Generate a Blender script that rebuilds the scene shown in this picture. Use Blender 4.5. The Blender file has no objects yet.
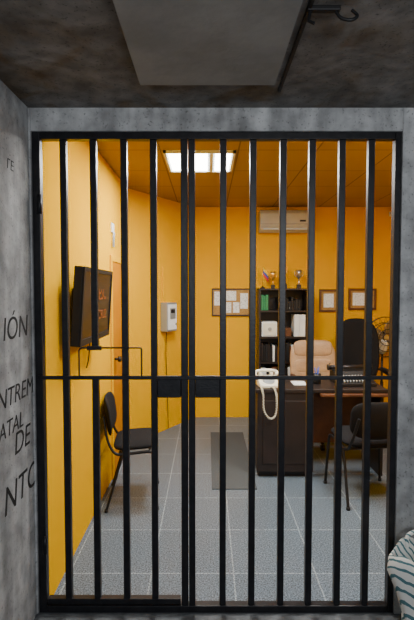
import bpy, bmesh, math, random
from mathutils import Vector, Matrix
random.seed(4)
S=bpy.context.scene
COL=S.collection

# ---------------- materials ----------------
def mat(name,col,rough=0.6,metal=0.0,col2=None,scale=8,bump=0.0,bscale=None,detail=6,spec=None,ramp=(0.35,0.65),coat=0):
    m=bpy.data.materials.new(name); m.use_nodes=True
    nt=m.node_tree; b=nt.nodes['Principled BSDF']
    b.inputs['Base Color'].default_value=(*col,1); b.inputs['Roughness'].default_value=rough
    b.inputs['Metallic'].default_value=metal
    if spec is not None: b.inputs['Specular IOR Level'].default_value=spec
    if coat: b.inputs['Coat Weight'].default_value=coat
    tc=nt.nodes.new('ShaderNodeTexCoord')
    n=nt.nodes.new('ShaderNodeTexNoise'); n.inputs['Scale'].default_value=scale; n.inputs['Detail'].default_value=detail
    nt.links.new(tc.outputs['Object'],n.inputs['Vector'])
    r=nt.nodes.new('ShaderNodeValToRGB')
    if col2 is None: col2=tuple(c*0.9 for c in col)
    r.color_ramp.elements[0].position=ramp[0]; r.color_ramp.elements[1].position=ramp[1]
    r.color_ramp.elements[0].color=(*col,1); r.color_ramp.elements[1].color=(*col2,1)
    nt.links.new(n.outputs['Fac'],r.inputs['Fac']); nt.links.new(r.outputs['Color'],b.inputs['Base Color'])
    if bump:
        n2=nt.nodes.new('ShaderNodeTexNoise'); n2.inputs['Scale'].default_value=bscale or scale*4; n2.inputs['Detail'].default_value=8
        nt.links.new(tc.outputs['Object'],n2.inputs['Vector'])
        bp=nt.nodes.new('ShaderNodeBump'); bp.inputs['Strength'].default_value=bump; bp.inputs['Distance'].default_value=0.02
        nt.links.new(n2.outputs['Fac'],bp.inputs['Height']); nt.links.new(bp.outputs['Normal'],b.inputs['Normal'])
    return m
def emis(name,col,s,base=None):
    m=bpy.data.materials.new(name); m.use_nodes=True; b=m.node_tree.nodes['Principled BSDF']
    b.inputs['Base Color'].default_value=(*(base or col),1); b.inputs['Emission Color'].default_value=(*col,1); b.inputs['Emission Strength'].default_value=s
    return m
def tilemat(name,c1,c2,mortar,size,msize,off,rough,speck=None,bump=0.3):
    m=bpy.data.materials.new(name); m.use_nodes=True; nt=m.node_tree; b=nt.nodes['Principled BSDF']
    tc=nt.nodes.new('ShaderNodeTexCoord'); mp=nt.nodes.new('ShaderNodeMapping')
    mp.inputs['Location'].default_value=(off[0],off[1],0)
    nt.links.new(tc.outputs['Object'],mp.inputs['Vector'])
    br=nt.nodes.new('ShaderNodeTexBrick'); br.offset=0; br.squash=1
    br.inputs['Scale'].default_value=1; br.inputs['Brick Width'].default_value=size; br.inputs['Row Height'].default_value=size
    br.inputs['Mortar Size'].default_value=msize; br.inputs['Mortar Smooth'].default_value=0.1
    br.inputs['Color1'].default_value=(*c1,1); br.inputs['Color2'].default_value=(*c2,1); br.inputs['Mortar'].default_value=(*mortar,1)
    nt.links.new(mp.outputs['Vector'],br.inputs['Vector'])
    out=br.outputs['Color']
    if speck:
        n=nt.nodes.new('ShaderNodeTexNoise'); n.inputs['Scale'].default_value=speck; n.inputs['Detail'].default_value=3
        nt.links.new(tc.outputs['Object'],n.inputs['Vector'])
        r=nt.nodes.new('ShaderNodeValToRGB'); r.color_ramp.elements[0].position=0.4; r.color_ramp.elements[1].position=0.62
        r.color_ramp.elements[0].color=(0.4,0.4,0.4,1); r.color_ramp.elements[1].color=(1.7,1.7,1.7,1)
        mx=nt.nodes.new('ShaderNodeMix'); mx.data_type='RGBA'; mx.blend_type='MULTIPLY'; mx.inputs['Factor'].default_value=1
        nt.links.new(n.outputs['Fac'],r.inputs['Fac']); nt.links.new(out,mx.inputs['A']); nt.links.new(r.outputs['Color'],mx.inputs['B'])
        out=mx.outputs['Result']
    nt.links.new(out,b.inputs['Base Color']); b.inputs['Roughness'].default_value=rough
    b.inputs['Specular IOR Level'].default_value=.4
    bp=nt.nodes.new('ShaderNodeBump'); bp.inputs['Strength'].default_value=bump; bp.inputs['Distance'].default_value=0.003; bp.invert=True
    nt.links.new(br.outputs['Fac'],bp.inputs['Height']); nt.links.new(bp.outputs['Normal'],b.inputs['Normal'])
    return m
def concrete(name,base,dark,stain,sscale,sramp,bump=0.5,streak=0.0,mott=0.8,speck=.15):
    m=bpy.data.materials.new(name); m.use_nodes=True; nt=m.node_tree; b=nt.nodes['Principled BSDF']; b.inputs['Roughness'].default_value=0.85
    tc=nt.nodes.new('ShaderNodeTexCoord')
    def noise(sc,d,lo,hi,ca,cb,dist=0,vec=None):
        n=nt.nodes.new('ShaderNodeTexNoise'); n.inputs['Scale'].default_value=sc; n.inputs['Detail'].default_value=d; n.inputs['Distortion'].default_value=dist
        nt.links.new(vec or tc.outputs['Object'],n.inputs['Vector'])
        r=nt.nodes.new('ShaderNodeValToRGB'); r.color_ramp.elements[0].position=lo; r.color_ramp.elements[1].position=hi
        r.color_ramp.elements[0].color=(*ca,1); r.color_ramp.elements[1].color=(*cb,1)
        nt.links.new(n.outputs['Fac'],r.inputs['Fac']); return n,r
    n1,r1=noise(5,10,0.3,0.7,dark,base,0.6)
    n2,r2=noise(sscale,8,sramp[0],sramp[1],(0,0,0),(1,1,1),0.8)
    n3,r3=noise(90,3,0.27,0.40,(speck,speck,speck),(1,1,1))
    n4,r4=noise(14,5,0.35,0.6,(0.65,0.65,0.65),(1.15,1.15,1.15))
    mx=nt.nodes.new('ShaderNodeMix'); mx.data_type='RGBA'; mx.inputs['B'].default_value=(*stain,1)
    nt.links.new(r2.outputs['Color'],mx.inputs['Factor']); nt.links.new(r1.outputs['Color'],mx.inputs['A'])
    o=mx.outputs['Result']; RR=[r3,r4]
    if streak:
        mp=nt.nodes.new('ShaderNodeMapping'); mp.inputs['Scale'].default_value=(9,9,.9); nt.links.new(tc.outputs['Object'],mp.inputs['Vector'])
        n5,r5=noise(1.2,7,.35,.65,(.6,.6,.6),(1.25,1.25,1.25),.4,mp.outputs['Vector']); RR.append(r5)
    for r in RR:
        m2=nt.nodes.new('ShaderNodeMix'); m2.data_type='RGBA'; m2.blend_type='MULTIPLY'; m2.inputs['Factor'].default_value=mott
        nt.links.new(o,m2.inputs['A']); nt.links.new(r.outputs['Color'],m2.inputs['B']); o=m2.outputs['Result']
    nt.links.new(o,b.inputs['Base Color'])
    bp=nt.nodes.new('ShaderNodeBump'); bp.inputs['Strength'].default_value=bump; bp.inputs['Distance'].default_value=0.02
    nt.links.new(n1.outputs['Fac'],bp.inputs['Height']); nt.links.new(bp.outputs['Normal'],b.inputs['Normal'])
    return m

YEL=mat('yellow_paint',(0.70,0.375,0.0),0.8,col2=(0.66,0.35,0.0),scale=2,bump=0.05,bscale=60,spec=.0)
CONC=concrete('concrete_wall',(0.46,0.47,0.475),(0.33,0.335,0.34),(0.23,0.23,0.23),3,(0.55,0.75),bump=.3,streak=1,mott=.7,speck=.3)
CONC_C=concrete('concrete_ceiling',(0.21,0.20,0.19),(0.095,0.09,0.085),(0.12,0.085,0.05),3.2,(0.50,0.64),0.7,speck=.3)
PANEL=mat('panel_board',(0.25,0.26,0.26),0.8,col2=(0.195,0.20,0.20),scale=6,bump=0.1)
CFLOOR=mat('corridor_floor',(0.10,0.11,0.12),0.7,col2=(0.07,0.075,0.08),scale=30,bump=0.1)
FLOOR=tilemat('floor_tile',(0.105,0.138,0.172),(0.092,0.122,0.153),(0.23,0.28,0.31),0.46,0.004,(-0.149,-0.16),0.36,120)
CEIL=tilemat('ceiling_tile',(0.34,0.21,0.05),(0.31,0.19,0.045),(0.16,0.09,0.02),0.57,0.006,(0.34,-3.32),0.8,None)
BLACK=mat('black_painted_steel',(0.006,0.006,0.008),0.38,0.0,col2=(0.013,0.013,0.016),scale=25,bump=0.08,bscale=90,spec=.35)
BPLAS=mat('black_plastic',(0.008,0.008,0.009),0.5,spec=.35)
BFAB=mat('black_fabric',(0.009,0.009,0.010),0.95,col2=(0.016,0.016,0.018),scale=300,bump=0.2,bscale=400,spec=.15)
SCREEN=mat('tv_glass',(0.008,0.008,0.010),0.3,spec=.2)
DWOOD=mat('dark_wood',(0.014,0.010,0.009),0.45,col2=(0.022,0.015,0.013),scale=6,spec=.35)
BWOOD=mat('brown_wood',(0.12,0.045,0.016),0.4,col2=(0.07,0.025,0.01),scale=9)
SHADEM=mat('wall_shade_paint',(0.46,0.17,0.0),0.6,col2=(0.42,0.155,0.0),scale=5,spec=.1)  # darker orange holds the left wall's shading as colour
TAN=mat('tan_leather',(0.40,0.26,0.14),0.5,col2=(0.32,0.20,0.11),scale=14,bump=0.2,bscale=60)
WHITE=mat('white_plastic',(0.72,0.76,0.76),0.4)
CREAM=mat('cream_plastic',(0.70,0.70,0.58),0.35)
PAPER=mat('paper',(0.75,0.80,0.80),0.9,col2=(0.5,0.53,0.53),scale=70,ramp=(0.5,0.6))
GREY=mat('grey_metal',(0.33,0.37,0.39),0.4,0.5)
CHROME=mat('fan_metal',(0.45,0.44,0.42),0.3,0.9)
GOLD=mat('gold',(0.75,0.5,0.15),0.3,0.9)
CORK=mat('cork',(0.40,0.25,0.07),0.9,col2=(0.3,0.17,0.05),scale=60)
GREEN=mat('green_card',(0.02,0.2,0.07),0.6)
RED=mat('red_cloth',(0.5,0.02,0.02),0.7); BLUE=mat('blue_cloth',(0.02,0.06,0.35),0.7); YF=mat('yellow_cloth',(0.8,0.55,0.02),0.7)
DSTRIP=mat('dark_strip',(0.07,0.08,0.085),0.95,col2=(0.045,0.052,0.058),scale=120,bump=0.3,bscale=200)
INK=mat('graffiti_ink',(0.012,0.012,0.012),0.8)
ORT=emis('orange_display',(1.0,0.25,0.02),0.16,(.12,.03,.005))
DIFF=emis('light_diffuser',(1,0.97,0.9),16)

# ---------------- mesh helpers ----------------
P=None
def add(name,me,m,smooth=False,bev=0,seg=3):
    o=bpy.data.objects.new(name,me); COL.objects.link(o)
    if m: me.materials.append(m)
    if P: o.parent=P
    if smooth:
        for p in me.polygons: p.use_smooth=True
    if bev:
        md=o.modifiers.new('bevel','BEVEL'); md.width=bev; md.segments=seg; md.limit_method='ANGLE'
    return o
def G(name,loc=(0,0,0),rz=0,sc=(1,1,1)):
    global P
    e=bpy.data.objects.new(name,None); e.empty_display_size=0.1; COL.objects.link(e)
    e.location=loc; e.rotation_euler=(0,0,math.radians(rz)); e.scale=sc; P=e; return e
def E():
    global P; P=None
def _box(bm,a,b,M=None):
    vs=[bm.verts.new((x,y,z)) for x in (a[0],b[0]) for y in (a[1],b[1]) for z in (a[2],b[2])]
    for f in ((0,1,3,2),(4,6,7,5),(0,4,5,1),(2,3,7,6),(0,2,6,4),(1,5,7,3)): bm.faces.new([vs[i] for i in f])
    if M is not None:
        for v in vs: v.co=M@v.co
def fin(bm,name,m,**k):
    bmesh.ops.recalc_face_normals(bm,faces=bm.faces)
    me=bpy.data.meshes.new(name); bm.to_mesh(me); bm.free(); return add(name,me,m,**k)
def boxes(name,L,m,bev=0,seg=2):
    bm=bmesh.new()
    for t in L: _box(bm,*t)
    return fin(bm,name,m,bev=bev,seg=seg)
def box(name,a,b,m,bev=0,M=None,seg=3): return boxes(name,[(a,b,M)],m,bev,seg)
def _cyl(bm,a,b,r,r2=None,n=20):
    a=Vector(a);b=Vector(b);d=b-a; q=d.to_track_quat('Z','Y').to_matrix().to_4x4()
    bmesh.ops.create_cone(bm,cap_ends=True,segments=n,radius1=r,radius2=r if r2 is None else r2,depth=d.length,matrix=Matrix.Translation((a+b)/2)@q)
def cyls(name,L,m,n=20,smooth=False,bev=0):
    bm=bmesh.new()
    for t in L: _cyl(bm,*t,n=n) if len(t)>3 else _cyl(bm,*t,None,n)
    o=fin(bm,name,m,bev=bev)
    for p in o.data.polygons: p.use_smooth=len(p.vertices)==4
    return o
def smoothpts(pts,k=6,closed=False):
    P_=[Vector(p) for p in pts]; n=len(P_); out=[]
    rng=n if closed else n-1
    for i in range(rng):
        p1=P_[i];p2=P_[(i+1)%n]
        p0=P_[i-1] if (i>0 or closed) else p1; p3=P_[(i+2)%n] if (closed or i+2<n) else p2
        for j in range(k):
            t=j/k
            out.append(0.5*((2*p1)+(-p0+p2)*t+(2*p0-5*p1+4*p2-p3)*t*t+(-p0+3*p1-3*p2+p3)*t**3))
    if not closed: out.append(P_[-1])
    return out
def fillet(pts,r=0.04,k=5):
    P_=[Vector(p) for p in pts]; out=[P_[0]]
    for i in range(1,len(P_)-1):
        a=P_[i-1];b=P_[i];c=P_[i+1]; u=(a-b);v=(c-b); rr=min(r,u.length*.45,v.length*.45)
        s=b+u.normalized()*rr;e=b+v.normalized()*rr
        for j in range(k+1):
            t=j/k; out.append((1-t)**2*s+2*t*(1-t)*b+t*t*e)
    out.append(P_[-1]); return out
def tube(name,paths,r,m,closed=False):
    cu=bpy.data.curves.new(name,'CURVE'); cu.dimensions='3D'; cu.bevel_depth=r; cu.bevel_resolution=3; cu.use_fill_caps=True
    for pts in paths:
        s=cu.splines.new('POLY'); s.points.add(len(pts)-1)
        for i,p in enumerate(pts): s.points[i].co=(*p,1)
        s.use_cyclic_u=closed
    o=bpy.data.objects.new('tmp',cu); COL.objects.link(o)
    dg=bpy.context.evaluated_depsgraph_get(); me=bpy.data.meshes.new_from_object(o.evaluated_get(dg))
    bpy.data.objects.remove(o); bpy.data.curves.remove(cu); me.name=name; me.materials.clear()
    return add(name,me,m,smooth=True)
def pad(name,w,h,t,m,M=Matrix(),n=4,bend=0,N=48,R=9,edge=3):
    bm=bmesh.new(); S_=[]
    for side in (1,-1):
        rings=[]
        for i in range(R+1):
            r=i/R; r=1-(1-r)**1.6 if i<R else 1
            ring=[]
            for j in range(N):
                a=2*math.pi*j/N; c=math.cos(a);s=math.sin(a)
                x=w/2*r*math.copysign(abs(c)**(2/n),c); z=h/2*r*math.copysign(abs(s)**(2/n),s)
                y=side*t/2*max(0,1-r**edge)**.5
                if i==R: y=0
                y+=bend*(x/(w/2))**2
                ring.append((x,y,z))
            rings.append(ring)
        S_.append(rings)
    edgev=[bm.verts.new(p) for p in S_[0][R]]
    for si,rings in enumerate(S_):
        V=[[bm.verts.new(p) for p in rings[i]] for i in range(1,R)]+[edgev]
        c=bm.verts.new((0,(1,-1)[si]*t/2,0))
        for j in range(N): bm.faces.new((c,V[0][j],V[0][(j+1)%N]))
        for i in range(len(V)-1):
            for j in range(N): bm.faces.new((V[i][j],V[i+1][j],V[i+1][(j+1)%N],V[i][(j+1)%N]))
    bmesh.ops.transform(bm,matrix=M,verts=bm.verts)
    return fin(bm,name,m,smooth=True)
def lathe(name,prof,m,c=(0,0,0),n=24):
    bm=bmesh.new(); R=[]
    for r,z in prof: R.append([bm.verts.new((c[0]+r*math.cos(2*math.pi*j/n),c[1]+r*math.sin(2*math.pi*j/n),c[2]+z)) for j in range(n)])
    for i in range(len(R)-1):
        for j in range(n): bm.faces.new((R[i][j],R[i][(j+1)%n],R[i+1][(j+1)%n],R[i+1][j]))
    bm.faces.new(R[0]); bm.faces.new(R[-1])
    return fin(bm,name,m,smooth=True)
def prism(name,prof,x0,x1,m,bev=0):
    bm=bmesh.new(); A=[bm.verts.new((x0,y,z)) for y,z in prof]; B=[bm.verts.new((x1,y,z)) for y,z in prof]
    bm.faces.new(A); bm.faces.new(B)
    for i in range(len(A)):
        j=(i+1)%len(A); bm.faces.new((A[i],A[j],B[j],B[i]))
    return fin(bm,name,m,bev=bev)
def T(x,y,z): return Matrix.Translation((x,y,z))
def RX(a): return Matrix.Rotation(math.radians(a),4,'X')
def RZ(a): return Matrix.Rotation(math.radians(a),4,'Z')
def RY(a): return Matrix.Rotation(math.radians(a),4,'Y')
def text(name,body,size,loc,rot,m,ext=0.0008,off=0.0,shear=0):
    cu=bpy.data.curves.new(name,'FONT'); cu.body=body; cu.size=size; cu.extrude=ext; cu.offset=off; cu.shear=shear
    o=bpy.data.objects.new('tmp',cu); COL.objects.link(o)
    dg=bpy.context.evaluated_depsgraph_get(); me=bpy.data.meshes.new_from_object(o.evaluated_get(dg)); bpy.data.objects.remove(o)
    me.name=name; me.materials.clear(); o=add(name,me,m); o.location=loc; o.rotation_euler=[math.radians(a) for a in rot]; return o

# ---------------- room shell ----------------
CH=2.607
box('floor',(-0.95,2.2,-0.06),(2.7,5.75,0),FLOOR)
box('ceiling',(-0.95,2.26,CH),(2.7,5.75,CH+0.06),CEIL)
box('wall_left',(-0.95,2.22,0),(-0.80,4.54,CH),YEL)
def quadprism(name,pts,z0,z1,m):
    bm=bmesh.new(); A=[bm.verts.new((x,y,z0)) for x,y in pts]; B=[bm.verts.new((x,y,z1)) for x,y in pts]
    bm.faces.new(A);bm.faces.new(B)
    for i in range(len(A)):
        j=(i+1)%len(A); bm.faces.new((A[i],A[j],B[j],B[i]))
    return fin(bm,name,m)
quadprism('wall_diagonal',[(-0.80,4.54),(-0.15,5.57),(-0.15,5.7),(-0.95,5.7),(-0.95,4.54)],0,CH,YEL)
box('wall_back',(-0.15,5.57,0),(2.7,5.7,CH),YEL)
box('wall_right',(2.6,2.26,0),(2.7,5.57,CH),YEL)
boxes('wall_front_inner',[((-0.80,2.225,2.334),(0.918,2.26,CH)),((0.918,2.225,0),(2.6,2.26,CH))],YEL)
boxes('wall_front',[((-0.95,2.14,0),(-0.828,2.22,2.66)),((-0.828,2.14,2.334),(0.918,2.222,2.66)),((0.918,2.14,0),(2.7,2.222,2.66))],CONC,bev=0.004)
box('wall_corridor_left',(-0.97,-1.6,0),(-0.836,2.14,2.44),CONC)
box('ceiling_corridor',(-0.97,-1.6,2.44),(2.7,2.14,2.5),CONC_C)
box('floor_corridor',(-0.97,-1.6,-0.06),(2.7,2.2,0),CFLOOR)
box('wall_corridor_right',(2.7,-1.6,0),(2.8,2.2,2.5),CONC)
boxes('ceiling_board',[((-0.272,0.85,2.418),(0.276,1.863,2.44))],PANEL,bev=0.004)
box('trim_1',(0.30,0.9,2.428),(0.312,1.95,2.44),BPLAS)
G('wall_shade_panel')  # made-up door shape; shading of the left wall put into its colour
box('face_panel',(-0.80,3.76,0.0),(-0.790,4.46,1.83),SHADEM,bev=0.003)
boxes('shade_panel_frame',[((-0.80,3.71,0),(-0.784,3.76,1.88)),((-0.80,4.46,0),(-0.784,4.51,1.88)),((-0.80,3.76,1.83),(-0.784,4.46,1.88))],YEL,bev=0.003)
cyls('shade_panel_knob',[((-0.790,3.83,1.0),(-0.76,3.83,1.0),0.01),((-0.76,3.83,1.0),(-0.735,3.83,1.0),0.024)],BPLAS)
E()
def troffer(x0,x1,y0,y1,pw):
    G('recessed_ceiling_light')
    z=CH-0.02
    boxes('housing',[((x0,y0,z),(x1,y0+0.02,CH)),((x0,y1-0.02,z),(x1,y1,CH)),((x0,y0,z),(x0+0.02,y1,CH)),((x1-0.02,y0,z),(x1,y1,CH)),
        ((x0+0.02,y0+0.02,CH-0.004),(x1-0.02,y1-0.02,CH))],WHITE)
    L=[((x0+0.02,y0+(y1-y0)*k/6-0.002,CH-.012),(x1-0.02,y0+(y1-y0)*k/6+0.002,CH-0.004)) for k in range(1,6)]
    boxes('louvre_cross',L,WHITE)
    w=(x1-x0)
    boxes('louvre_long',[((x0+w*k/3-0.012,y0+0.02,z),(x0+w*k/3+0.012,y1-0.02,CH-0.004)) for k in (1,2)],WHITE)
    boxes('lamp_tubes',[((x0+w*(k+.5)/3-0.06,y0+0.03,CH-0.012),(x0+w*(k+.5)/3+0.06,y1-0.03,CH-0.006)) for k in range(3)],DIFF)
    E()
    l=bpy.data.lights.new('troffer_light','AREA'); l.shape='RECTANGLE'; l.size=w-0.06; l.size_y=(y1-y0)-0.06; l.energy=pw; l.color=(1.0,0.985,0.95)
    o=bpy.data.objects.new('troffer_light',l); o.location=((x0+x1)/2,(y0+y1)/2,z-0.003); COL.objects.link(o)
troffer(-0.32,0.21,3.32,3.87,58)
troffer(-0.32,0.21,2.35,2.88,12)  # unseen fixture added behind the lintel, brightens the near left wall
troffer(1.1,1.67,2.35,2.88,58)  # unseen fixture added behind the lintel, extra light for the room

# ---------------- gate ----------------
G('barred_steel_gate')
yc=2.17; w=0.0155; ZT=2.334
boxes('outer_frame',[((-0.826,yc-.02,0),(-0.789,yc+.02,ZT)),((0.888,yc-.02,0),(0.916,yc+.02,ZT)),((-0.789,yc-.02,ZT-.034),(0.888,yc+.02,ZT)),((-0.789,yc-.02,0.0),(0.888,yc+.02,0.035))],BLACK,bev=0.003)
boxes('door_frame_rails',[((-0.785,yc-.016,0.04),(-0.13,yc+.016,0.068))],BLACK,bev=0.002)
boxes('centre_stile_left',[((-0.125,yc-.02,0.035),(-0.092,yc+.02,ZT-.034))],BLACK,bev=0.003)
boxes('centre_stile_right',[((-0.088,yc-.02,0.035),(-0.057,yc+.02,ZT-.034))],BLACK,bev=0.003)
L=[]
for x in (-.682,-.395,-.2555,.077,.219,.362,.499,.641,.779):
    L.append(((x-w,yc-w,0.035),(x+w,yc+w,ZT-.034)))
L+= [((-.54-w,yc-w,0.035),(-.54+w,yc+w,1.168)),((-.54-w,yc-w,1.314),(-.54+w,yc+w,ZT-.034))]
boxes('vertical_bars',L,BLACK,bev=0.003)
box('crossbar',(-0.815,yc-.028,1.160),(0.905,yc-.0165,1.178),BLACK,bev=0.002)
boxes('lock_plate_left',[((-0.238,yc-.027,1.072),(-0.126,yc+.012,1.160))],BLACK,bev=0.003)
boxes('lock_plate_right',[((-0.056,yc-.027,1.072),(0.062,yc+.012,1.160))],BLACK,bev=0.003)
tube('bolt_guard',[fillet([(-.612,yc-.03,1.17),(-.612,yc-.03,1.305),(-.60,yc-.03,1.314),(-.313,yc-.03,1.314),(-.313,yc-.03,1.17)],0.01)],0.004,BLACK)
boxes('bolt_tab',[((-.575,yc-.03,1.302),(-.505,yc-.016,1.322))],BLACK,bev=0.002)
cyls('hinges',[((-0.792,yc-.022,z),(-0.792,yc-.022,z+.09),.010) for z in (.3,1.95)],BLACK)
E()

# ---------------- graffiti, ceiling hook ----------------
G('wall_graffiti')
for i,(b,s,y,z) in enumerate([('IÓN',.14,1.83,1.38),('NTREM',.115,1.77,1.10),('ATAL',.10,1.78,.975),('DE',.14,1.92,.87),('NTO',.17,1.81,.65),('ΓΕ',.06,1.9,2.1)]):
    text('scrawl_%d'%i,b,s,(-0.8355,y,z),(90,0,90),INK,off=-0.0006,shear=0.15)
E()
G('ceiling_hook')
box('bracket',(0.30,1.38,2.425),(0.40,1.40,2.44),BPLAS,bev=0.003)
tube('hook_ring',[smoothpts([(0.385,1.39,2.43),(0.40,1.385,2.405),(0.43,1.38,2.395),(0.45,1.385,2.41),(0.435,1.39,2.43)],6)],0.005,BPLAS)
tube('hook_stub',[[(0.31,1.39,2.43),(0.305,1.385,2.395),(0.32,1.38,2.385)]],0.005,BPLAS)
E()

# ---------------- chairs ----------------
def visitor_chair(loc,rz,H=0.80,name='visitor_chair',sc=(1,1,1)):
    G(name,loc,rz,sc)
    r=0.011
    fr=[]
    for s in (-1,1):
        fr.append(fillet([(s*.235,.21,.0),(s*.215,.18,.425),(s*.215,-.17,.405),(s*.205,-.235,.5),(s*.175,-.275,H-.12)],0.05))
        fr.append([(s*.235,-.25,.0),(s*.215,-.10,.408)])
    tube('tube_frame',fr,r,BPLAS)
    tube('cross_tubes',[[(-.215,.14,.422),(.215,.14,.422)],[(-.215,-.13,.407),(.215,-.13,.407)]],.009,BPLAS)
    cyls('foot_caps',[((s*.235,y,0),(s*.235,y,.02),.015) for s in (-1,1) for y in (.208,-.248)],BPLAS)
    pad('seat',.45,.41,.075,BFAB,T(0,0.01,.455)@RX(-88),n=4.5,bend=0.0)
    pad('backrest',.43,.29,.05,BFAB,T(0,-.255,H-.145)@RX(9),n=3.6,bend=.045)
    E()
visitor_chair((-0.548,3.40,0),-84,0.80,sc=(.95,.80,1))
visitor_chair((1.23,3.46,0),6,0.79)

def office_chair(name,loc,rz,m,arm,seatz,topz,bw,seg,ax=.25):
    G(name,loc,rz)
    for k in range(5):
        a=2*math.pi*k/5+.3; c,s=math.cos(a),math.sin(a)
        cyls('base_leg',[((0,0,.10),(c*.22,s*.22,.07),.025,.014)],BPLAS,n=12)
        cyls('caster',[((c*.22-s*.02,s*.22+c*.02,.027),(c*.22+s*.02,s*.22-c*.02,.027),.027)],BPLAS,n=16)
    cyls('gas_stem',[((0,0,.08),(0,0,seatz-.06),.025),((0,0,.08),(0,0,.2),.035)],BPLAS)
    box('seat_plate',(-.12,-.12,seatz-.07),(.12,.12,seatz-.045),BPLAS,bev=.005)
    pad('seat',.46,.48,.11,m,T(0,0,seatz)@RX(-90),n=4)
    h=topz-seatz
    if seg:
        pad('back_shell',bw,h+.02,.09,m,T(0,-.26,seatz+h/2)@RX(8),n=4.5,bend=.04)
        for k in range(3):
            pad('back_cushion',bw-.08,h/3+.01,.07,m,T(0,-.225-.022*(k),seatz+.04+h/3*(k+.45))@RX(8),n=4,bend=.03)
    else:
        pad('back_shell',bw,h,.08,m,T(0,-.24,seatz+h/2)@RX(4),n=2.9,bend=.05)
    cyls('back_bracket',[((0,-.1,seatz-.055),(0,-.27,seatz-.02),.02),((0,-.27,seatz-.02),(0,-.28,seatz+.15),.02)],BPLAS)
    for s in (-1,1):
        tube('arm_frame',[fillet([(s*.18,.05,seatz-.06),(s*ax,.1,seatz-.03),(s*ax,.16,seatz+.19),(s*(ax-.01),-.16,seatz+.21),(s*.2,-.24,seatz+.16)],.05)],.013,arm)
        pad('arm_pad',.05,.26,.035,arm,T(s*ax,0,seatz+.225)@RX(-90),n=3.5,N=24,R=5)
    E()
office_chair('executive_office_chair',(1.15,4.62,0),180,TAN,BWOOD,.47,1.01,.50,True)
office_chair('swivel_office_chair',(1.69,4.85,0),178,BFAB,BPLAS,.50,1.27,.48,False,.24)

# ---------------- desk ----------------
G('office_desk')
box('desktop',(0.41,3.74,0.725),(1.52,4.28,0.757),DWOOD,bev=.006)
box('desktop_inlay',(0.95,3.70,0.700),(1.52,4.23,0.724),BWOOD,bev=.006)
box('front_panel',(0.425,3.75,0.05),(0.90,3.775,0.725),DWOOD,bev=.003)
boxes('pedestal',[((0.425,3.775,0.05),(0.90,4.23,0.70))],DWOOD,bev=.004)
box('plinth',(0.44,3.79,0.0),(0.885,4.22,0.05),BPLAS)
box('modesty_panel',(0.90,4.05,0.20),(1.47,4.07,0.70),BWOOD,bev=.002)
box('side_panel',(1.47,3.78,0.0),(1.50,4.22,0.70),DWOOD,bev=.003)
boxes('drawer_fronts',[((0.45,4.23,z),(0.875,4.242,z+.19)) for z in (.08,.29,.50)],BWOOD,bev=.003)
box('panel_moulding',(0.47,3.742,0.12),(0.855,3.75,0.66),DWOOD,bev=.004)
E()

G('desk_telephone',(0.525,3.86,0.757),8)
prism('body',[(-.09,0),(.10,0),(.10,.085),(.05,.085),(-.09,.03)],-.085,.085,CREAM,bev=.01)
cyls('dial',[((0,-.025,.052),(0,-.035,.066),.05)],GREY,n=28)
tube('handset',[smoothpts([(-.115,.065,.105),(-.07,.065,.125),(0,.065,.13),(.07,.065,.125),(.115,.065,.105)],6)],.014,CREAM)
cyls('ear_mouth_caps',[((s*.105,.065,.115),(s*.108,.062,.083),.024,.030) for s in (-1,1)],CREAM)
boxes('cradle',[((s*.05-.012,.04,.08),(s*.05+.012,.095,.112)) for s in (-1,1)],CREAM,bev=.004)
def helix(path,r,turns,n=12):
    pts=smoothpts(path,10); out=[]; N=turns*n
    for i in range(N+1):
        t=i/N*(len(pts)-1); k=min(int(t),len(pts)-2); p=pts[k].lerp(pts[k+1],t-k)
        d=(pts[k+1]-pts[k]).normalized(); u=d.cross(Vector((0,1,0.01))).normalized(); v=d.cross(u); a=2*math.pi*i/n
        out.append(p+u*r*math.cos(a)+v*r*math.sin(a))
    return out
tube('coiled_cord',[helix([(-.08,-.08,.03),(-.085,-.12,.01),(-.08,-.15,-.04),(-.075,-.15,-.16),(-.03,-.15,-.235),(.02,-.15,-.22),(.035,-.155,-.12),(.03,-.15,-.03),(.02,-.12,.012),(.01,-.09,.02)],.007,46)],.003,CREAM)
E()
G('vintage_typewriter',(1.30,3.99,0.757),4)
prism('body',[(-.15,.0),(.15,0),(.15,.10),(.02,.11),(-.01,.07),(-.15,.03)],-.16,.16,BPLAS,bev=.008)
cyls('platen_roller',[((-.19,.07,.135),(.19,.07,.135),.02),((-.205,.07,.135),(-.19,.07,.135),.026),((.19,.07,.135),(.205,.07,.135),.026)],BLACK)
boxes('carriage',[((-.17,.05,.105),(.17,.10,.122))],BPLAS,bev=.003)
cyls('keys',[((-.12+.027*i+.007*j,-.125+.028*j,.035+.01*j),(-.12+.027*i+.007*j,-.125+.028*j,.052+.01*j),.007) for i in range(9) for j in range(4)],GREY,n=10)
tube('return_lever',[[(-.19,.07,.15),(-.2,.03,.18),(-.2,.0,.185)]],.004,CHROME)
E()
G('pen_holder',(0.98,3.98,0.757))
lathe('cup',[(.03,0),(.033,.002),(.035,.09),(.031,.09),(.028,.01)],BPLAS)
cyls('pens',[((.0,.0,.011),(.02,.01,.15),.004),((.0,0,.011),(-.022,.0,.145),.004),((0,0,.011),(0,-.02,.14),.004)],BLUE,n=8)
E()
box('paper_stack',(0.76,3.90,0.757),(0.88,4.06,0.764),PAPER,bev=.001)

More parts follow.
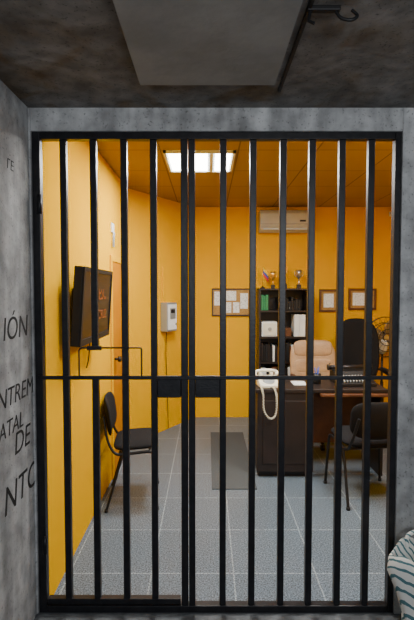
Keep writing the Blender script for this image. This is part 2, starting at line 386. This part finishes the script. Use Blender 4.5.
# ---------------- wall things ----------------
G('wall_television',(-0.70,2.79,1.50),0)
Mt=RY(4)
box('casing',(-.03,-.36,-.22),(.02,.36,.22),BPLAS,bev=.006,M=Mt)
boxes('bezel',[((.02,-.36,-.22),(.028,-.335,.22),Mt),((.02,.335,-.22),(.028,.36,.22),Mt),((.02,-.335,.195),(.028,.335,.22),Mt),((.02,-.335,-.22),(.028,.335,-.185),Mt)],BPLAS)
box('screen',(.019,-.335,-.185),(.023,.335,.195),SCREEN,M=Mt)
box('wall_mount',(-.10,-.12,-.12),(-.03,.12,.10),BPLAS,bev=.003)
text('screen_text_1','ESC',.12,(.029,-.0,.03),(90,0,90),ORT,off=.0)
text('screen_text_2','CRUZ',.08,(.026,-.0,-.09),(90,0,90),ORT,off=.0)
tube('cable',[smoothpts([(-.05,.1,-.2),(-.07,.12,-.35),(-.09,.14,-.42)],6)],.004,BPLAS)
E()
G('key_rack',(-0.80,3.80,1.95))
box('rack_board',(0,-.04,.12),(.012,.05,.2),WHITE,bev=.002)
tube('key_rings',[[(.01,y,.13),(.018,y,.12),(.015,y,.05)] for y in (-.025,.005,.035)],.004,GREY)
boxes('keys',[((.012,y-.008,.0),(.016,y+.008,.05)) for y in (-.025,.005,.035)],GREY)
E()
ang=math.degrees(math.atan2(1.03,.65))
G('wall_intercom_box',(-.472,5.060,1.29),ang)
box('housing',(-.09,-.10,-.16),(.09,-.0015,.16),GREY,bev=.008)
box('door_plate',(-.078,-.106,-.14),(.078,-.10,.14),WHITE,bev=.003)
box('keypad',(-.05,-.11,-.02),(.05,-.106,.10),GREY,bev=.002)
box('display_window',(-.035,-.112,.045),(.035,-.110,.085),BPLAS)
cyls('latch',[((.055,-.106,-.08),(.055,-.118,-.08),.01)],CHROME)
tube('conduit',[[(-.05,-.01,.16),(-.05,-.01,.55)]],.008,YEL)
E()
tube('power_cord',[smoothpts([(-.455,5.06,1.135),(-.46,5.03,.9),(-.45,5.04,.5),(-.44,5.06,.02)],8)],.004,BPLAS)
yb=5.57
G('notice_board')
box('cork_panel',(.075,yb-.015,1.285),(.515,yb,1.595),CORK)
boxes('frame',[((.06,yb-.025,1.27),(.53,yb,1.285)),((.06,yb-.025,1.595),(.53,yb,1.61)),((.06,yb-.025,1.285),(.075,yb,1.595)),((.515,yb-.025,1.285),(.53,yb,1.595))],DWOOD)
boxes('papers',[((.09,yb-.018,1.40),(.17,yb-.015,1.57)),((.20,yb-.018,1.46),(.36,yb-.015,1.58)),((.20,yb-.018,1.31),(.30,yb-.015,1.44)),((.32,yb-.018,1.31),(.40,yb-.015,1.44)),((.41,yb-.018,1.36),(.505,yb-.015,1.55))],PAPER)
E()
G('air_conditioner')
ACM=mat('ac_plastic',(.42,.42,.38),.5)
prism('body',[(yb,2.54),(yb,2.29),(yb-.10,2.28),(yb-.17,2.31),(yb-.20,2.36),(yb-.20,2.50),(yb-.17,2.54)],.63,1.23,ACM,bev=.008)
box('vent_louvre',(.67,yb-.185,2.305),(1.19,yb-.165,2.325),GREY,M=None,bev=.003)
box('panel_seam',(.635,yb-.202,2.37),(1.225,yb-.199,2.374),BPLAS)
box('display',(1.10,yb-.203,2.40),(1.17,yb-.199,2.42),BPLAS)
E()
def frame(x0,x1,z0,z1):
    G('framed_certificate')
    boxes('frame',[((x0,yb-.025,z0),(x1,yb,z0+.025)),((x0,yb-.025,z1-.025),(x1,yb,z1)),((x0,yb-.025,z0+.025),(x0+.025,yb,z1-.025)),((x1-.025,yb-.025,z0+.025),(x1,yb,z1-.025))],BWOOD,bev=.003)
    box('mount',(x0+.025,yb-.01,z0+.025),(x1-.025,yb,z1-.025),CORK)
    box('certificate',(x0+.055,yb-.013,z0+.055),(x1-.055,yb-.01,z1-.055),PAPER); E()
frame(1.386,1.62,1.32,1.60); frame(1.745,2.09,1.345,1.61)
G('security_camera',(2.26,yb,2.52))
box('mount_plate',(-.03,-.02,-.03),(.03,0,.03),WHITE,bev=.003)
cyls('body',[((0,-.02,0),(0,-.13,-.02),.03),((0,-.13,-.02),(0,-.135,-.021),.022)],WHITE); E()

# ---------------- bookshelf ----------------
G('bookshelf')
x0,x1,y0,y1,zt=.61,1.20,5.27,5.565,1.61
boxes('carcass',[((x0,y0,0),(x0+.022,y1,zt)),((x1-.022,y0,0),(x1,y1,zt)),((x0+.022,y0,zt-.022),(x1-.022,y1,zt)),((x0+.022,y1-.01,0),(x1-.022,y1,zt-.022))],DWOOD,bev=.002)
SH=[.06,.40,.72,1.02,1.33]
boxes('shelves',[((x0+.022,y0+.005,z),(x1-.022,y1-.01,z+.02)) for z in SH],DWOOD)
box('kick_board',(x0+.022,y0+.02,0),(x1-.022,y0+.035,.06),DWOOD)
E()
def row(name,xs,xe,z,mats,hmin,hmax,wmin,wmax):
    G(name); x=xs; i=0
    while True:
        w_=random.uniform(wmin,wmax)
        if x+w_>xe: break
        h=random.uniform(hmin,hmax); box('spine',(x+.001,y0+.03,z),(x+w_-.001,y0+.24,z+h),random.choice(mats),bev=.003,seg=1); x+=w_
    E()
row('row_of_ring_binders',1.03,1.178,1.04,[WHITE],.26,.27,.065,.07)
row('row_of_books',.635,.73,1.35,[GREEN,GREEN,WHITE],.15,.19,.02,.035)
row('row_of_books',.84,1.12,1.35,[DWOOD,BWOOD,BPLAS,BPLAS],.10,.16,.02,.04)
row('row_of_books',.64,1.1,.74,[DWOOD,BWOOD,BPLAS,BPLAS,WHITE],.17,.23,.02,.045)
row('row_of_ring_binders',.64,1.17,.42,[BPLAS,BWOOD,WHITE],.24,.26,.06,.07)
G('small_safe_box')
box('body',(.645,y0+.03,1.04),(.83,y0+.22,1.215),WHITE,bev=.008)
box('face_panel',(.66,y0+.024,1.055),(.815,y0+.03,1.20),CREAM,bev=.004)
cyls('dial_knob',[((.74,y0+.024,1.13),(.74,y0+.008,1.13),.022)],GREY); E()
box('storage_box',(.86,y0+.04,1.04),(1.0,y0+.22,1.14),BWOOD,bev=.004)
def trophy(x,y,h,m=GOLD):
    G('trophy_cup',(x,y,zt)); s=h/.22
    boxes('plinth',[((-.025*s,-.025*s,0),(.025*s,.025*s,.045*s))],DWOOD,bev=.002)
    lathe('cup',[(r*s,z*s) for r,z in [(.018,.045),(.016,.052),(.006,.065),(.005,.10),(.012,.115),(.03,.14),(.034,.18),(.036,.22),(.033,.22),(.028,.16),(.005,.13)]],m)
    for q in (-1,1): tube('handle',[smoothpts([(q*.030*s,0,.2*s),(q*.052*s,0,.195*s),(q*.05*s,0,.16*s),(q*.026*s,0,.14*s)],5)],.003*s,m)
    E()
trophy(.79,5.40,.20); trophy(1.10,5.40,.22,CHROME)
G('statuette_trophy',(.93,5.42,zt))
boxes('plinth',[((-.03,-.03,0),(.03,.03,.05)),((-.022,-.022,.05),(.022,.022,.065))],DWOOD,bev=.002)
lathe('figure_body',[(.010,.065),(.014,.075),(.012,.11),(.017,.135),(.011,.155),(.018,.185),(.016,.195),(.006,.202),(.006,.207),(.012,.215),(.013,.225),(.009,.235),(.002,.238)],GOLD)
tube('figure_arms',[smoothpts([(s*.014,0,.19),(s*.03,0,.20),(s*.022,0,.245)],5) for s in (-1,1)],.0045,GOLD)
lathe('raised_ball',[(.002,.238),(.016,.245),(.022,.26),(.016,.275),(.002,.282)],GOLD)
E()
G('desk_flag',(.665,5.38,zt))
lathe('base',[(.03,0),(.03,.01),(.01,.02),(.004,.03)],DWOOD)
cyls('pole',[((0,0,.02),(0,0,.26),.003)],GOLD,n=8)
for i,m_ in enumerate((YF,BLUE,RED)):
    bm=bmesh.new(); vs=[]
    for k in range(9):
        xx=.004+k*.008; yy=.008*math.sin(k*.9); dz=-.010*k
        vs.append([bm.verts.new((xx,yy+.001*q,.255-.035*(i+e)+dz)) for e in (0,1) for q in (0,1)])
    for k in range(8):
        a,b=vs[k],vs[k+1]; bm.faces.new((a[0],b[0],b[2],a[2])); bm.faces.new((a[1],b[1],b[3],a[3]))
    fin(bm,'cloth_stripe',m_,smooth=True)
E()

# ---------------- fan ----------------
G('pedestal_fan',(2.09,5.34,0),0)
FM=mat('fan_dark_metal',(.06,.06,.06),.35,.8)
lathe('base',[(.15,0),(.15,.015),(.13,.025),(.03,.045),(.02,.06)],FM)
cyls('pole',[((0,0,.05),(0,0,.95),.013),((0,0,.05),(0,0,.5),.018)],FM)
cyls('motor',[((0,.08,1.04),(0,-.05,1.04),.06,.05),((0,0.02,.92),(0,0.02,1.02),.02)],BPLAS)
R_=.235; FZ=1.04
def ring(r,y): return [(r*math.cos(2*math.pi*k/40),y,FZ+r*math.sin(2*math.pi*k/40)) for k in range(40)]
tube('cage_rings',[ring(R_,-.10),ring(R_,-.08),ring(R_*.7,-.145),ring(R_*.4,-.155),ring(.05,-.155),ring(R_*.7,-.045)],.005,FM,closed=True)
tube('cage_wires',[[(.05*math.cos(a),-.157,FZ+.05*math.sin(a)),(R_*.7*math.cos(a),-.145,FZ+R_*.7*math.sin(a)),(R_*math.cos(a),-.09,FZ+R_*math.sin(a)),(R_*.7*math.cos(a),-.045,FZ+R_*.7*math.sin(a)),(.05*math.cos(a),-.04,FZ+.05*math.sin(a))] for a in [2*math.pi*k/20 for k in range(20)]],.0018,FM)
cyls('hub',[((0,-.05,FZ),(0,-.125,FZ),.035,.028)],CHROME)
for k in range(4):
    pad('blade',.14,.18,.006,CHROME,T(0,-.095,FZ)@RY(k*90+20)@T(0,0,.12)@RZ(24),n=2.4,N=24,R=4)
E()

box('dark_floor_strip',(0.04,3.52,0.0),(0.40,4.95,0.008),DSTRIP,bev=.002)  # thin strip, darker than the floor tiles, beside the desk

BAG=bpy.data.materials.new('woven_bag_fabric'); BAG.use_nodes=True; nt=BAG.node_tree; b=nt.nodes['Principled BSDF']; b.inputs['Roughness'].default_value=.9
tc=nt.nodes.new('ShaderNodeTexCoord'); wv=nt.nodes.new('ShaderNodeTexWave'); wv.wave_profile='TRI'; wv.bands_direction='DIAGONAL'
wv.inputs['Scale'].default_value=16; wv.inputs['Distortion'].default_value=2
rp=nt.nodes.new('ShaderNodeValToRGB'); rp.color_ramp.interpolation='CONSTANT'; rp.color_ramp.elements[0].color=(.80,.80,.76,1); rp.color_ramp.elements[1].position=.68; rp.color_ramp.elements[1].color=(.08,.20,.23,1)
nt.links.new(tc.outputs['Object'],wv.inputs['Vector']); nt.links.new(wv.outputs['Fac'],rp.inputs['Fac']); nt.links.new(rp.outputs['Color'],b.inputs['Base Color'])
G('woven_tote_bag',(0.99,1.93,0))
bm=bmesh.new(); R=[]; n=40
prof=[(.09,.0),(.10,.03),(.11,.15),(.14,.28),(.165,.37),(.155,.42),(.14,.43),(.14,.36),(.11,.20)]
for i,(r,z) in enumerate(prof):
    R.append([bm.verts.new((r*1.15*math.cos(2*math.pi*j/n)*(1+.05*math.sin(5*j*.157+i)),r*.8*math.sin(2*math.pi*j/n)*(1+.06*math.sin(j*.9+i*.7)),z+(0.018*math.sin(j*.6) if z>.25 else 0))) for j in range(n)])
for i in range(len(R)-1):
    for j in range(n): bm.faces.new((R[i][j],R[i][(j+1)%n],R[i+1][(j+1)%n],R[i+1][j]))
bm.faces.new(R[0])
fin(bm,'bag_body',BAG,smooth=True)
tube('bag_handles',[smoothpts([(-.07,y,.41),(-.06,y*1.1,.46),(0,y*1.1,.48),(.06,y*1.1,.46),(.07,y,.41)],6) for y in (-.09,.09)],.009,BAG)
E()

def area(name,loc,rot,sx,sy,e,c):
    l=bpy.data.lights.new(name,'AREA'); l.shape='RECTANGLE'; l.size=sx; l.size_y=sy; l.energy=e; l.color=c
    o=bpy.data.objects.new(name,l); o.location=loc; o.rotation_euler=[math.radians(a) for a in rot]; COL.objects.link(o)
area('corridor_light',(0.7,-0.9,1.9),(84,0,8),1.0,0.5,34,(.96,.98,1.0))
W=bpy.data.worlds.new('world'); S.world=W; W.use_nodes=True
W.node_tree.nodes['Background'].inputs[0].default_value=(.75,.85,1,1); W.node_tree.nodes['Background'].inputs[1].default_value=.55

cam=bpy.data.cameras.new('camera'); cam.sensor_fit='VERTICAL'; cam.sensor_height=36; cam.lens=450/620*36; cam.clip_start=.02
co=bpy.data.objects.new('camera',cam); co.location=(0,0,1.59); co.rotation_euler=(math.radians(90-2.54),0,0); COL.objects.link(co); S.camera=co
